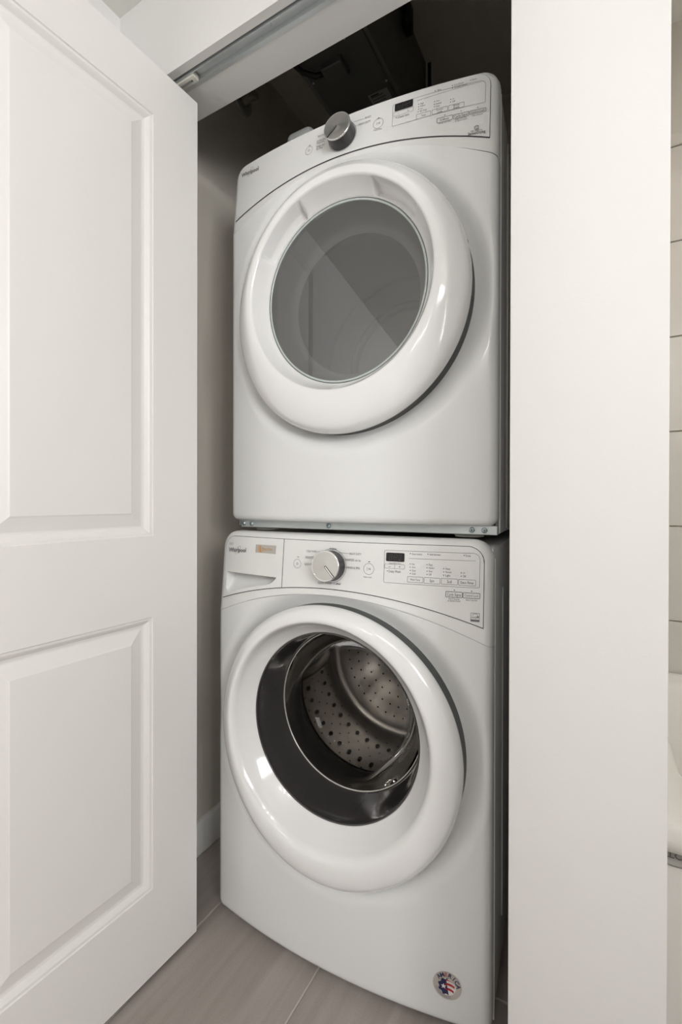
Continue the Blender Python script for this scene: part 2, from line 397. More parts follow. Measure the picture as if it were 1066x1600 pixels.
def patch(name, xs0, xs1, low, high, surf, m, parent, nx=60, nz=24, rtop=0.0, rbot=0.0, edges='', rnd=0.0, back=None, off=0.0, tweak=None, hole=None, csides=(-1, 1)):
    """curved sheet y = surf(x, z) over x in [xs0, xs1], z in [low(x), high(x)], corner radii, rolled edges on the given sides"""
    bm = bmesh.new(); G = []
    dens = [0.5 - 0.5 * math.cos(math.pi * i / nx) if rnd else i / nx for i in range(nx + 1)]
    dz = [0.5 - 0.5 * math.cos(math.pi * j / nz) if rnd else j / nz for j in range(nz + 1)]
    dens = [0.55 * a + 0.45 * i / nx for i, a in enumerate(dens)]
    dz = [0.55 * a + 0.45 * j / nz for j, a in enumerate(dz)]
    for i in range(nx + 1):
        colv = []
        for j in range(nz + 1):
            x = xs0 + (xs1 - xs0) * dens[i]; zl, zh = low(x), high(x); z = zl + (zh - zl) * dz[j]
            for (r, top) in ((rtop, True), (rbot, False)):
                if r <= 0: continue
                zc_ = zh - r if top else zl + r
                for side in csides:
                    xc_ = xs0 + r if side < 0 else xs1 - r
                    dx, dzz = (x - xc_) * side, (z - zc_) * (1 if top else -1)
                    if dx > 0 and dzz > 0:
                        # map the square corner onto the rounded corner
                        k = max(dx, dzz) / math.hypot(dx, dzz)
                        x = xc_ + side * dx * k; z = zc_ + (1 if top else -1) * dzz * k
            y = surf(x, z) + off
            if rnd:
                d = 1.0
                if 'l' in edges: d = min(d, x - xs0)
                if 'r' in edges: d = min(d, xs1 - x)
                if 't' in edges:
                    d = min(d, zh - z)
                    if rtop:
                        for xc_, sd in ((xs0 + rtop, -1), (xs1 - rtop, 1)):
                            if (x - xc_) * sd > 0 and z > zh - rtop: d = min(d, rtop - math.hypot(x - xc_, z - (zh - rtop)))
                if 'b' in edges:
                    d = min(d, z - zl)
                    if rbot:
                        for xc_, sd in ((xs0 + rbot, -1), (xs1 - rbot, 1)):
                            if (x - xc_) * sd > 0 and z < zl + rbot: d = min(d, rbot - math.hypot(x - xc_, z - (zl + rbot)))
                d = max(0, min(d, rnd)); y += rnd - math.sqrt(max(0, rnd * rnd - (rnd - d) ** 2))
            if tweak: y = tweak(x, y, z)
            colv.append(bm.verts.new((x, y, z)))
        G.append(colv)
    for i in range(nx):
        for j in range(nz):
            q = (G[i][j], G[i + 1][j], G[i + 1][j + 1], G[i][j + 1])
            if hole:
                cxx = sum(v.co.x for v in q) / 4; czz = sum(v.co.z for v in q) / 4
                if hole(cxx, czz): continue
            bm.faces.new(q)
    if back is not None:
        loop = [G[i][0] for i in range(nx + 1)] + [G[nx][j] for j in range(1, nz + 1)] + [G[i][nz] for i in range(nx - 1, -1, -1)] + [G[0][j] for j in range(nz - 1, 0, -1)]
        bk = [bm.verts.new((v.co.x, back, v.co.z)) for v in loop]
        n = len(loop)
        for k in range(n): bm.faces.new((loop[(k + 1) % n], loop[k], bk[k], bk[(k + 1) % n]))
    loose = [v for v in bm.verts if not v.link_faces]
    if loose: bmesh.ops.delete(bm, geom=loose, context='VERTS')
    bmesh.ops.remove_doubles(bm, verts=bm.verts, dist=1e-6)
    return from_bm(name, bm, m, parent, angle=48)

# ---- flat print laid on the console surface
TXT = {}
def text_mesh(s, bold=False, shear=0.0):
    k = (s, bold, shear)
    if k in TXT: return TXT[k]
    cu = bpy.data.curves.new('t', 'FONT'); cu.body = s; cu.size = 1; cu.resolution_u = 2; cu.shear = shear
    if bold: cu.offset = 0.022
    o = bpy.data.objects.new('t', cu); C.objects.link(o)
    dg = bpy.context.evaluated_depsgraph_get(); dg.update()
    me = o.evaluated_get(dg).to_mesh()
    vs = [(v.co.x, v.co.y) for v in me.vertices]; fs = [tuple(p.vertices) for p in me.polygons]
    o.evaluated_get(dg).to_mesh_clear()
    bpy.data.objects.remove(o); bpy.data.curves.remove(cu)
    TXT[k] = (vs, fs); return TXT[k]
class Print:
    def __init__(s, mach, surf=None, off=-0.0026):
        s.m, s.v, s.f, s.off = mach, [], [], off; s.surf = surf or mach.console
    def P(s, x, z, extra=0): return (x, s.surf(x, z) + s.off + extra, z)
    def poly(s, pts, extra=0):
        n = len(s.v); s.v += [s.P(x, z, extra) for x, z in pts]; s.f.append(tuple(range(n, n + len(pts))))
    def text(s, t, a, b, bold=False, shear=0.0, h=None, extra=0):
        """text from pixel a (left, mid height) to pixel b (right)"""
        x0, z0 = s.m.hit(*a, s.surf); x1, z1 = s.m.hit(*b, s.surf)
        s.text_l(t, x0, x1, z0, z1, bold, shear, h, extra)
    def text_l(s, t, x0, x1, z0, z1=None, bold=False, shear=0.0, h=None, extra=0):
        z1 = z0 if z1 is None else z1
        vs, fs = text_mesh(t, bold, shear)
        mn = min(v[0] for v in vs); mxx = max(v[0] for v in vs)
        k = (x1 - x0) / (mxx - mn); kz = h / 0.72 if h else k * 1.4
        n = len(s.v)
        for vx, vy in vs:
            x = x0 + (vx - mn) * k; zz = z0 + (z1 - z0) * (vx - mn) / (mxx - mn)
            s.v.append(s.P(x, zz + (vy - 0.34) * kz, extra))
        s.f += [tuple(i + n for i in f) for f in fs]
    def strip_l(s, pts, w, closed=False, extra=0):
        m = len(pts); L, R = [], []
        for i, (x, z) in enumerate(pts):
            a = pts[(i - 1) % m] if closed or i > 0 else pts[i]; b = pts[(i + 1) % m] if closed or i < m - 1 else pts[i]
            tx, tz = b[0] - a[0], b[1] - a[1]; l = math.hypot(tx, tz) or 1
            nx, nz = -tz / l * w / 2, tx / l * w / 2
            L.append((x + nx, z + nz)); R.append((x - nx, z - nz))
        for i in range(m if closed else m - 1):
            j = (i + 1) % m
            s.poly([L[i], L[j], R[j], R[i]], extra)
    def line(s, a, b, w=.0006, n=6):
        p = s.m.hit(*a, s.surf); q = s.m.hit(*b, s.surf)
        s.strip_l([(p[0] + (q[0] - p[0]) * i / n, p[1] + (q[1] - p[1]) * i / n) for i in range(n + 1)], w)
    def rect(s, tl, br, r=.0015, w=.0006, rtr=None):
        x0, z1 = s.m.hit(*tl, s.surf); x1, z0 = s.m.hit(*br, s.surf); pts = []
        for cx, cz, a0, rr in ((x1, z1, 0, rtr or r), (x0, z1, 90, r), (x0, z0, 180, r), (x1, z0, 270, r)):
            sx, sz = (1 if cx == x1 else -1), (1 if cz == z1 else -1)
            for k in range(7):
                a = math.radians(a0 + 90 * k / 6)
                pts.append((cx - sx * rr + rr * math.cos(a), cz - sz * rr + rr * math.sin(a)))
        full = []
        for i in range(len(pts)):
            p, q = pts[i], pts[(i + 1) % len(pts)]; n = max(1, int(math.hypot(q[0] - p[0], q[1] - p[1]) / .01))
            full += [(p[0] + (q[0] - p[0]) * k / n, p[1] + (q[1] - p[1]) * k / n) for k in range(n)]
        s.strip_l(full, w, True)
        return x0, x1, z0, z1
    def button(s, tl, br, words, w=.0006):
        x0, x1, z0, z1 = s.rect(tl, br, .0012, w); n = len(words)
        for i, t in enumerate(words):
            zz = z1 - (z1 - z0) * (i + .5) / n; wd = min((x1 - x0) * .86, len(t) * .0019 * (1.15 if n == 1 else 1))
            s.text_l(t, (x0 + x1) / 2 - wd / 2, (x0 + x1) / 2 + wd / 2, zz)
    def disc(s, c, r, loc=False, extra=0, n=14):
        x, z = c if loc else s.m.hit(*c, s.surf)
        s.poly([(x + r * math.cos(2 * math.pi * k / n), z + r * math.sin(2 * math.pi * k / n)) for k in range(n)], extra)
    def circle(s, c, r, w=.0006, loc=False, a0=0, a1=360, extra=0):
        x, z = c if loc else s.m.hit(*c, s.surf); n = 40; full = a1 - a0 >= 360
        s.strip_l([(x + r * math.cos(math.radians(a0 + (a1 - a0) * k / n)), z + r * math.sin(math.radians(a0 + (a1 - a0) * k / n))) for k in range(n if full else n + 1)], w, full, extra)
    def dash(s, c, w=.0042, h=.0016):
        x, z = s.m.hit(*c, s.surf); s.poly([(x - w / 2, z - h / 2), (x + w / 2, z - h / 2), (x + w / 2, z + h / 2), (x - w / 2, z + h / 2)])
    def dots(s, lst, labels, dx=3.0, tw=.00165):
        for (px, py), t in zip(lst, labels):
            s.dash((px, py), .0018, .0017); x, z = s.m.hit(px, py, s.surf)
            if t: s.text_l(t, x + .0035, x + .0035 + tw * len(t), z)
    def done(s, name, m, parent):
        me = bpy.data.meshes.new(name); me.from_pydata(s.v, [], s.f); me.update()
        return link(name, me, m, parent)
def power_icon(p, c):
    x, z = p.m.hit(*c)
    p.circle((x, z), .0024, .0006, True, 125, 415); p.strip_l([(x, z), (x, z + .0032)], .0006)
def start_icon(p, c):
    x, z = p.m.hit(*c)
    p.strip_l([(x - .0035, z - .003), (x - .0035, z + .003), (x + .0012, z)], .0006, True)
    for k in (.0022, .0036): p.strip_l([(x + k, z - .0022), (x + k, z + .0022)], .0006)
def whirl_logo(M, a, b, small, grey, parent):
    p = Print(M); p.text('Whirlpool', a, b, True, h=.0105); p.done('brand_lettering', M_print, parent)
    (x0, z0), (x1, z1) = M.hit(*a), M.hit(*b); w_ = x1 - x0; zc_ = (z0 + z1) / 2
    q = Print(M, off=-.0024); cx_ = x0 + w_ * .53; pts = []
    for k in range(33):
        t = math.radians(-215 + 300 * k / 32); ex, ez = w_ * .20 * math.cos(t), w_ * .085 * math.sin(t); ca, sa = math.cos(.85), math.sin(.85)
        pts.append((cx_ + ex * ca - ez * sa, zc_ + ex * sa + ez * ca))
    q.strip_l(pts, .0009); q.done('brand_swoosh', grey, parent)
    if small:
        q = Print(M); q.text_l('DUET', x0 + .001, x0 + w_ * .26, zc_ + w_ * .23); q.done('series_lettering', M_printl, parent)
def display(M, tl, br, parent, digits):
    x0, z1 = M.hit(*tl); x1, z0 = M.hit(*br)
    d = patch('display', x0, x1, lambda x: z0, lambda x: z1, M.console, M_dark, parent, 8, 4, .0015, .0015, off=-.0024)
    p = Print(M, off=-.0030); hx = (x1 - x0); hz = z1 - z0
    for k in range(3):
        cx_ = x0 + hx * (.27 + .24 * k); w2, h2 = hx * .075, hz * .30; zc_ = (z0 + z1) / 2
        for (ax, az, bx_, bz) in ((-1, 1, 1, 1), (-1, 0, 1, 0), (-1, -1, 1, -1), (-1, 0, -1, 1), (1, 0, 1, 1), (-1, -1, -1, 0), (1, -1, 1, 0)):
            p.strip_l([(cx_ + ax * w2 + az * h2 * .12, zc_ + az * h2), (cx_ + bx_ * w2 + bz * h2 * .12, zc_ + bz * h2)], .0011)
    p.done('unlit_digits', M_seg, d)
def knob(M, px, r, hgt, pointer, parent):
    x, z = M.hit(*px); y = M.console(x, z); tilt = -math.atan(M.lean / (M.ztop - M.zpe)); yawn = math.atan(2 * SAG * x / HWID ** 2)
    k = empty('control_knob', (x, y - .002, z)); k.parent = parent; k.rotation_euler = (tilt, 0, yawn)
    bm = bmesh.new()
    lathe_y(bm, [(r * 1.0, .002), (r * .99, -hgt * .35), (r * .95, -hgt * .8), (r * .955, -hgt * .9)], 64)
    from_bm('knob_grip', bm, M_knob, k, smooth=True)
    bm = bmesh.new()
    lathe_y(bm, [(r * .955, -hgt * .88), (r * .99, -hgt * .92), (r * .995, -hgt * .97), (r * .96, -hgt * 1.02), (r * .91, -hgt * 1.0)], 64)
    from_bm('chrome_rim', bm, M_chrome, k, smooth=True)
    bm = bmesh.new()
    lathe_y(bm, [(r * .92, -hgt * 1.0), (r * .5, -hgt * 1.012), (r * .02, -hgt * 1.015)], 64, close_end=True)
    f = from_bm('knob_face', bm, M_silver, k, smooth=True)
    a = math.radians(pointer); bm = bmesh.new()
    for w_, mm, oo, l0, l1 in ((.0050, M_knob, .0003, .02, .95), (.0028, M_chrome, .0007, .05, .93)):
        bm = bmesh.new(); c_, s_ = math.cos(a), math.sin(a)
        q = [(l0, -w_ / 2), (l1, -w_ / 2), (l1, w_ / 2), (l0, w_ / 2)]
        vs = [bm.verts.new(((l * r * c_ - t * s_), -hgt * 1.016 - oo, (l * r * s_ + t * c_))) for l, t in q]
        bm.faces.new(vs); from_bm('pointer', bm, mm, f)

def body(M, deep, zb, zt):
    e = M.e
    # cabinet behind the front panel
    bm = bmesh.new(); y0 = .024
    bx(bm, -HWID + .002, HWID - .002, y0, deep, zb, zt, .006, 2)
    bmesh.ops.delete(bm, geom=[f for f in bm.faces if f.normal.y < -.9 and f.calc_area() > .1], context='FACES')
    ce = from_bm('cabinet', bm, M_enamel, e, angle=40)
    for sx in (-1, 1):     # pressed rib on each side sheet and the front edge flange
        bm = bmesh.new(); xs = sx * (HWID - .0025)
        bx(bm, min(xs, xs + sx * .003), max(xs, xs + sx * .003), .16, .168, zb + .10, zt - .10, .0012, 1)
        from_bm('pressed_rib', bm, M_enamel, ce)
        bm = bmesh.new(); bx(bm, min(xs, xs + sx * .004), max(xs, xs + sx * .004), y0 - .002, y0 + .004, zb + .004, zt - .02, .0012, 1)
        from_bm('edge_flange', bm, M_enamel, ce)

def front_panel(M, R, dish):
    def dishf(x, y, z):
        d = math.hypot(x - M.dcx, z - M.dcz) - R
        if d < .055:
            t = max(0, min(1, (.055 - d) / .055)); y += dish * t * t * (3 - 2 * t)
        return y
    hole = lambda x, z: math.hypot(x - M.dcx, z - M.dcz) < R - .035
    return patch('front_panel', -HWID, HWID, lambda x: M.z0, lambda x: M.ptop(x) - M.gap, lambda x, z: M.bow(x), M_enamel, M.e, 110, 110, 0, .02, 'lrb', RND, .022, tweak=dishf, hole=hole)
def console_housing(M):
    return patch('console_housing', -HWID, HWID, lambda x: M.ptop(x) + M.gap, lambda x: M.ztop, M.console, M_plastic, M.e, 110, 60, M.cr, 0, 'lrt', RND, .03, hole=M.chole)

# ================================================================== WASHER
WA = Machine('washing_machine', Vector((-0.515, 0.900, 0)), 0, .766, .842, .799, .857, .015, .972, .020, 0.0, .5265, .042)
DX0, DZT = WA.hit(357.5, 892.5); DX1 = WA.hit(431.5, 904)[0]; DZB = WA.hit(385, 924.5)[1]
DZT1 = DZT - .001
WA.chole = lambda x, z: DX0 - .008 < x < DX1 + .004 and WA.seam(x) + .007 < z < DZT + .006
front_panel(WA, .2865, .024)
wc = console_housing(WA)
FW = .319
ftop = lambda x: WA.ztop - .0125
seamw = lambda x: WA.seam(x)
xs_ = WA.hit(442.5, 886)[0]
def fascia(M, xa, xb, zl, zh, r_left, r_right, parent, name='control_fascia', nx=70, nz=14, tweak=None, off=-.0016, m=None, hole=None):
    """sheet with separate top corner radii"""
    cs = tuple(c for c, r in ((-1, r_left), (1, r_right)) if r)
    return patch(name, xa, xb, zl, zh, M.console, m or M_fascia, parent, nx, nz, max(r_left, r_right), 0, off=off, tweak=tweak, hole=hole, csides=cs)
fascia(WA, -FW - .0010, FW + .0010, lambda x: seamw(x) - .0018, lambda x: ftop(x) + .0010, .032, .032, wc, 'seam_gap', 140, 70, None, -.0008, M_seam, WA.chole)
fw = fascia(WA, xs_ + .0008, FW, seamw, ftop, 0, .031, wc)
# dispenser drawer with scooped pull
def scoop(x, y, z):
    if DX0 - .004 < x < DX1 and z < DZT1:
        u_ = (x - DX0 + .004) / (DX1 - DX0 + .004)
        zb = WA.seam(x) + .0085 + (.014 * max(0, (u_ - .80) / .20) ** 2.5) + (.012 * max(0, (.10 - u_) / .10) ** 2)
        if z > zb:
            t = (z - zb) / (DZT1 - zb); e_ = min(1, (x - DX0 + .004) / .006, (DX1 - x) / .006)
            return y + .034 * (t ** .8) * max(0, e_) ** .6
    return y
fd = fascia(WA, -FW, xs_ - .0008, seamw, ftop, .031, 0, wc, 'dispenser_drawer', 120, 90, scoop)
display(WA, (604.4, 863), (632.7, 878), fw, '')
p = Print(WA)
for t, a, b in (('COLD WASH', (480, 860.8), (496, 861.6)), ('NORMAL', (516, 857), (527.4, 858)), ('HEAVY DUTY', (547, 864.8), (565.4, 865.8)),
                ('DELICATES', (478, 870.3), (492, 871.1)), ('QUICK WASH', (476.7, 881), (494, 882)), ('SANITIZE', (540.3, 874.2), (554, 875.2)), ('with Oxi', (555.2, 875.4), (564.3, 876)),
                ('DRAIN & SPIN', (542.6, 886.4), (563, 887.8)), ('CLEAN WASHER', (498, 910.0), (519.5, 911.2)), ('with', (520.8, 911.4), (524.6, 911.6)),
                ('Hold to Start', (569.3, 901), (581.6, 901.8)), ('Door Locked', (644.7, 865.5), (660, 866)), ('Add Garment', (671.8, 866), (689, 866.6)), ('Done', (728.4, 868), (736, 868.4)),
                ('Delay Wash', (608.2, 892.3), (626.7, 892.9)), ('Hours Delay Time', (608.8, 879.6), (626.7, 880.1)),
                ('Hold 3 Seconds', (701.8, 935), (718.4, 935.9)), ('for Button Sounds', (700.2, 938), (720, 939)), ('Hold 3 Seconds', (728.4, 937), (746, 937.8))):
    p.text(t, a, b)
p.text('affresh', (525.6, 911.6), (533.2, 912), True, .3)
for a, b in (((497, 861.6), (505, 862)), ((530, 863.2), (545.7, 864.5)), ((493, 871.2), (496, 871.3)), ((538, 873.8), (540, 874)), ((540, 886.2), (542, 886.3)), ((521.4, 858.8), (521.2, 861)), ((515, 907), (515, 908.8))): p.line(a, b)
p.circle((465.5, 880.4), .0099); p.dash((466.9, 870)); power_icon(p, (465.5, 880.4))
p.circle((577, 888.8), .0115); p.dash((577.8, 877.6)); start_icon(p, (577, 888.8))
p.circle((518.3, 883.8), .0365, .0008)
p.dash((606, 891.8), .0018, .0017)
for c in ((642, 864.8), (669.3, 865.6), (725.9, 867.7), (710.6, 921.8), (737.5, 923.5)): p.dash(c, .0020, .0018)
for x, ys_, ls in ((641.8, (881, 885.9, 891, 895.9), ('Hot', 'Warm', 'Cool', 'Cold')), (668, (882, 887, 892.1, 897.2), ('Fast', 'Medium', 'Slow', 'Off')),
                   (694, (888.3, 893.4, 898.6), ('Heavy', 'Normal', 'Light')), (721.3, (894.8, 900), ('On', 'Off'))):
    p.dots([(x, y) for y in ys_], ls, tw=.0018)
p.rect((602, 859.3), (749.7, 918.6), .003, .0006, .012)
p.rect((602, 880.8), (632.7, 889), .001, .0005); p.line((617.6, 881.4), (617.2, 888.4), .0005)
p.line((608, 885), (611.5, 885.1), .0006); p.line((623.5, 885.4), (627, 885.5), .0006); p.line((625.3, 883.9), (625.2, 887), .0006)
p.line((640, 872.3), (744, 876.3), .0005)
p.button((637.5, 900.4), (661.5, 910.6), ['Wash Temp']); p.button((663.5, 902), (688, 912.5), ['Spin'])
p.button((690.2, 903.4), (715.5, 913.8), ['Soil']); p.button((717.3, 905), (743.6, 915.4), ['Extra Rinse'])
p.button((697.3, 923.7), (722.9, 933.7), ['Cycle Signal'], .0010); p.button((724.3, 925.6), (750.3, 935.3), ['Control Lock'], .0010)
# energy label
x0, x1, z0, z1 = p.rect((736.2, 957.3), (749.5, 971.2), .0004, .0006)
p.poly([(x0, z0), (x1, z0), (x1, z0 + .0036), (x0, z0 + .0036)]); cxm, wz = (x0 + x1) / 2, z1 - z0
p.circle((cxm, z0 + wz * .58), wz * .36, .0006, True, 30, 160)
p.text_l('energy', x0 + .0015, x0 + (x1 - x0) * .72, z0 + wz * .52, None, False, .35)
sx_, sz_ = x0 + (x1 - x0) * .82, z0 + wz * .56
p.poly([(sx_ + (.0034 if k % 2 == 0 else .0014) * math.sin(k * math.pi / 5), sz_ + (.0034 if k % 2 == 0 else .0014) * math.cos(k * math.pi / 5)) for k in range(10)])
p.done('printed_legend', M_print, fw)
whirl_logo(WA, (358.8, 858.4), (385.4, 859.6), True, mat('swoosh_bronze', (0.40, 0.36, 0.33), .4), fd)
# drive sticker
x0, z1 = WA.hit(400.8, 850.3); x1, z0 = WA.hit(431.6, 865.6)
z0 += 0
st = patch('drive_sticker', x0, x1, lambda x: z0, lambda x: z1, WA.console, mat('sticker_silver', (0.55, 0.53, 0.49), .3, metal=.5), fd, 8, 4, off=-.0022)
q = Print(WA, off=-.0028); hx, hz = x1 - x0, z1 - z0
for k, wd in ((.17, .0018), (.25, .0026)):
    q.strip_l([(x0 + hx * k, z0 + hz * (.97 - .1)), (x0 + hx * k, z0 + hz * .45), (x0 + hx * (k + .03), z0 + hz * .2), (x0 + hx * (k + .05), z0 + hz * .06)], wd)
q.text_l('Direct Drive', x0 + hx * .34, x0 + hx * .84, z0 + hz * .52); q.text_l('Motor', x0 + hx * .34, x0 + hx * .45, z0 + hz * .28)
q.done('sticker_print', mat('sticker_orange', (0.72, 0.30, 0.03), .4), st)
knob(WA, (518.3, 883.8), .0335, .030, -47, WA.e)
body(WA, .70, .009, .955)
# porthole door
dcx, dcz = WA.dcx, WA.dcz
def bowfn(k, ox, oz, sz):
    """door mapping: bowed like the panel, centre and height stretch change from the outer rim (o) to the inner lip (i)"""
    def fn(r, y, a):
        t = max(0, min(1, (r - .222) / (.275 - .222))); t = t * t * (3 - 2 * t)
        x = r * math.cos(a) + ox * (1 - t); z = r * sz * math.sin(a) + oz * (1 - t)
        return x, y + k * (.1 + .9 * t) * SAG * (x / HWID) ** 2, z
    return fn
wd = empty('porthole_door', (0, 0, 0)); wd.parent = WA.e
WFN = bowfn(.8, -.005, .020, 1.032)
prof = spline([(.2760, -.047), (.2835, -.050), (.2880, -.058), (.2870, -.070), (.2790, -.081), (.2660, -.0865), (.2520, -.0870), (.2420, -.0835), (.2350, -.075), (.2290, -.063), (.2210, -.050), (.2110, -.037), (.2035, -.0285)], 5)
bm = bmesh.new(); lathe_y(bm, prof, 180, dcx, dcz, WFN); from_bm('door_ring', bm, M_ring, wd, smooth=True)
bm = bmesh.new(); lathe_y(bm, [(.284, -.0515), (.2862, -.049), (.2862, -.004)], 140, dcx, dcz, WFN); from_bm('door_gap_shade', bm, M_gapg, wd, smooth=True)  # dark band, shade of the gap behind the ring put into its colour
M_bezel = mat('smoky_bezel', (0.045, 0.042, 0.042), 0.12, coat=0.6)
bm = bmesh.new(); lathe_y(bm, spline([(.2045, -.027), (.202, -.0305), (.199, -.027), (.195, .000), (.191, .035), (.1855, .068)], 4), 160, dcx, dcz, WFN); from_bm('bezel', bm, M_bezel, wd, smooth=True)
bm = bmesh.new(); lathe_y(bm, [(.1840 + .0016 * math.cos(a), .0665 + .0022 * math.sin(a)) for a in [2 * math.pi * k / 8 for k in range(9)]], 140, dcx, dcz, WFN)
from_bm('retaining_ring', bm, mat('ring_bright', (.72, .70, .66), .25, metal=.6), wd, smooth=True)
M_bowl = glass_mat('bowl_glass', 1.45, (0.70, 0.685, 0.66), gloss=(.35, .34, .33))
bm = bmesh.new(); lathe_y(bm, spline([(.1840, .070), (.176, .095), (.160, .125), (.142, .145), (.115, .158), (.085, .164), (.040, .167), (.0006, .168)], 5), 140, dcx, dcz, WFN, close_end=True); bmesh.ops.recalc_face_normals(bm, faces=bm.faces)
from_bm('glass_bowl', bm, M_bowl, wd, smooth=True)
gk = bmesh.new(); lathe_y(gk, spline([(.215, .03), (.200, .060), (.190, .074), (.187, .095), (.186, .120), (.184, .140), (.195, .155), (.235, .158)], 4), 120, dcx, dcz + .018); from_bm('door_gasket', gk, mat('black_gasket', (.03, .029, .028), .35), WA.e, smooth=True)
dr = empty('wash_drum', (0, 0, 0)); dr.parent = WA.e
bm = bmesh.new(); lathe_y(bm, spline([(.190, .160), (.225, .162), (.250, .172), (.256, .21), (.256, .40), (.248, .46), (.20, .475), (.10, .462), (.004, .460)], 5), 120, dcx, dcz + .018, close_end=True)
bmesh.ops.reverse_faces(bm, faces=bm.faces); from_bm('drum_shell', bm, M_steel, dr, smooth=True)
dcz += .018
bm = bmesh.new()
for k in range(44):
    for j in range(9):
        a = 2 * math.pi * (k + .5 * (j % 2)) / 44; yy = .16 + .032 * j; rr = .2545
        c_ = Vector((dcx + rr * math.cos(a), yy, dcz + rr * math.sin(a))); ta = Vector((-math.sin(a), 0, math.cos(a))); ty = Vector((0, 1, 0))
        big = j % 3 == 1; rx, ry = (.006, .010) if big else (.0026, .0026)
        bm.faces.new([bm.verts.new(c_ + ta * rx * math.cos(2 * math.pi * q_ / 8) + ty * ry * math.sin(2 * math.pi * q_ / 8)) for q_ in range(8)])
for rr, n_ in ((.05, 10), (.085, 18), (.12, 26), (.155, 34), (.19, 40)):
    for k in range(n_):
        a = 2 * math.pi * k / n_; yb = .458 + (0.004 if rr < .1 else .0)
        cc = Vector((dcx + rr * math.cos(a), yb if rr < .11 else .4585 + (rr - .1) * .11, dcz + rr * math.sin(a)))
        bm.faces.new([bm.verts.new(cc + Vector((.0032 * math.cos(2 * math.pi * q_ / 8), -.002, .0032 * math.sin(2 * math.pi * q_ / 8)))) for q_ in range(8)])
hp = from_bm('drum_perforations', bm, M_black, dr); hp['kind'] = 'stuff'
for k in range(3):
    a = math.radians(-60 + 120 * k); bm = bmesh.new(); n_ = 10
    rows = []
    for i in range(n_ + 1):
        yy = .15 + .28 * i / n_; hgt = .05 * math.sin(math.pi * min(1, max(.02, i / n_ * .9 + .08))) ** .6
        row = []
        for t, hh in ((-1, 0), (-.55, .75), (0, 1), (.55, .75), (1, 0)):
            rr = .256 - hgt * hh; aa = a + t * .16
            row.append(bm.verts.new((dcx + rr * math.cos(aa), yy, dcz + rr * math.sin(aa))))
        rows.append(row)
    for i in range(n_):
        for j in range(4): bm.faces.new((rows[i][j], rows[i][j + 1], rows[i + 1][j + 1], rows[i + 1][j]))
    bmesh.ops.recalc_face_normals(bm, faces=bm.faces)
    from_bm('drum_baffle', bm, M_steel, dr, smooth=True)
# round emblem sticker
bowm = lambda x, z: WA.bow(x)
sx0, sz0 = WA.hit(699, 1539.5, bowm); SR = .0275
pb = Print(WA, bowm, -.0006); pb.disc((sx0, sz0), SR, True, n=40); stk = pb.done('emblem_sticker', mat('sticker_grey', (.52, .48, .44), .4), WA.e)
pw_ = Print(WA, bowm, -.0010)
pts = [(sx0 - SR * .05 + SR * .66 * .98 * math.cos(math.radians(a)), sz0 - SR * .08 + SR * .60 * math.sin(math.radians(a))) for a in range(-100, 102, 8)]
pw_.poly(pts); pw_.done('emblem_white', mat('sticker_white', (.80, .78, .75), .4), stk)
pr = Print(WA, bowm, -.0014)
for k, (zz, th) in enumerate(((.40, .10), (.12, .17), (-.22, .17))):
    up, lo = [], []
    for i in range(9):
        u_ = i / 8; xx = -.10 + .66 * u_ - (.12 if k == 0 else .04 if k == 1 else .10) * u_
        zc_ = zz + .10 * math.sin(u_ * 2.4) - .18 * u_
        t_ = th * (1 if k else (1 - u_ * .8)); up.append((sx0 + SR * xx, sz0 + SR * (zc_ + t_ / 2))); lo.append((sx0 + SR * xx, sz0 + SR * (zc_ - t_ / 2)))
    pr.poly(lo + up[::-1])
pr.done('emblem_stripes', mat('emblem_red', (.45, .03, .025), .4), stk)
pn = Print(WA, bowm, -.0014)
gear = []
for k in range(21):
    a = math.radians(78 + 204 * k / 20); rr = SR * (.62 if k % 4 < 2 else .52); gear.append((sx0 - SR * .02 + rr * math.cos(a), sz0 - SR * .06 + rr * math.sin(a)))
gear.append((sx0 + SR * .10, sz0 - SR * .56)); gear.append((sx0 - SR * .06, sz0 + SR * .42))
pn.poly(gear)
word = 'AMERICA'
pe = Print(WA, bowm, -.0014)
for i, ch in enumerate(word):
    a = math.radians(137 - 21 * i); tgt = pe if i == 2 else pn
    vs, fs = text_mesh(ch, True); mn = min(v[0] for v in vs); mxx = max(v[0] for v in vs); k = SR * .30 / .72; n = len(tgt.v)
    ca, sa = math.cos(a - math.pi / 2), math.sin(a - math.pi / 2)
    for vx, vy in vs:
        lx, lz = (vx - (mn + mxx) / 2) * k, vy * k + SR * .64
        tgt.v.append(tgt.P(sx0 + lx * ca - lz * sa, sz0 + lx * sa + lz * ca))
    tgt.f += [tuple(q_ + n for q_ in f) for f in fs]
for rr in (.74, .84): pn.circle((sx0, sz0), SR * rr, .0005, True, 195, 290)
pn.done('emblem_lettering', mat('emblem_navy', (.02, .025, .09), .4), stk)
pe.done('emblem_letter', mat('emblem_salmon', (.55, .16, .11), .4), stk)
pst = Print(WA, bowm, -.0018); c0, c1 = sx0 - SR * .24, sz0 - SR * .06
pst.poly([(c0 + SR * (.20 if k % 2 == 0 else .09) * math.sin(k * math.pi / 5), c1 + SR * (.20 if k % 2 == 0 else .09) * math.cos(k * math.pi / 5)) for k in range(10)])
pst.done('emblem_star', MATS['sticker_white'], stk)
for sx in (-1, 1):
    for yy in (.06, .62):
        bm = bmesh.new(); tube(bm, [(sx * .28, yy, 0), (sx * .28, yy, .012), (sx * .28, yy, .024)], [.022, .022, .016], 16); from_bm('foot', bm, M_rubber, WA.e)
tag(WA.e, 'white front-load washing machine on the floor with glass porthole and dispenser drawer', 'washing machine')

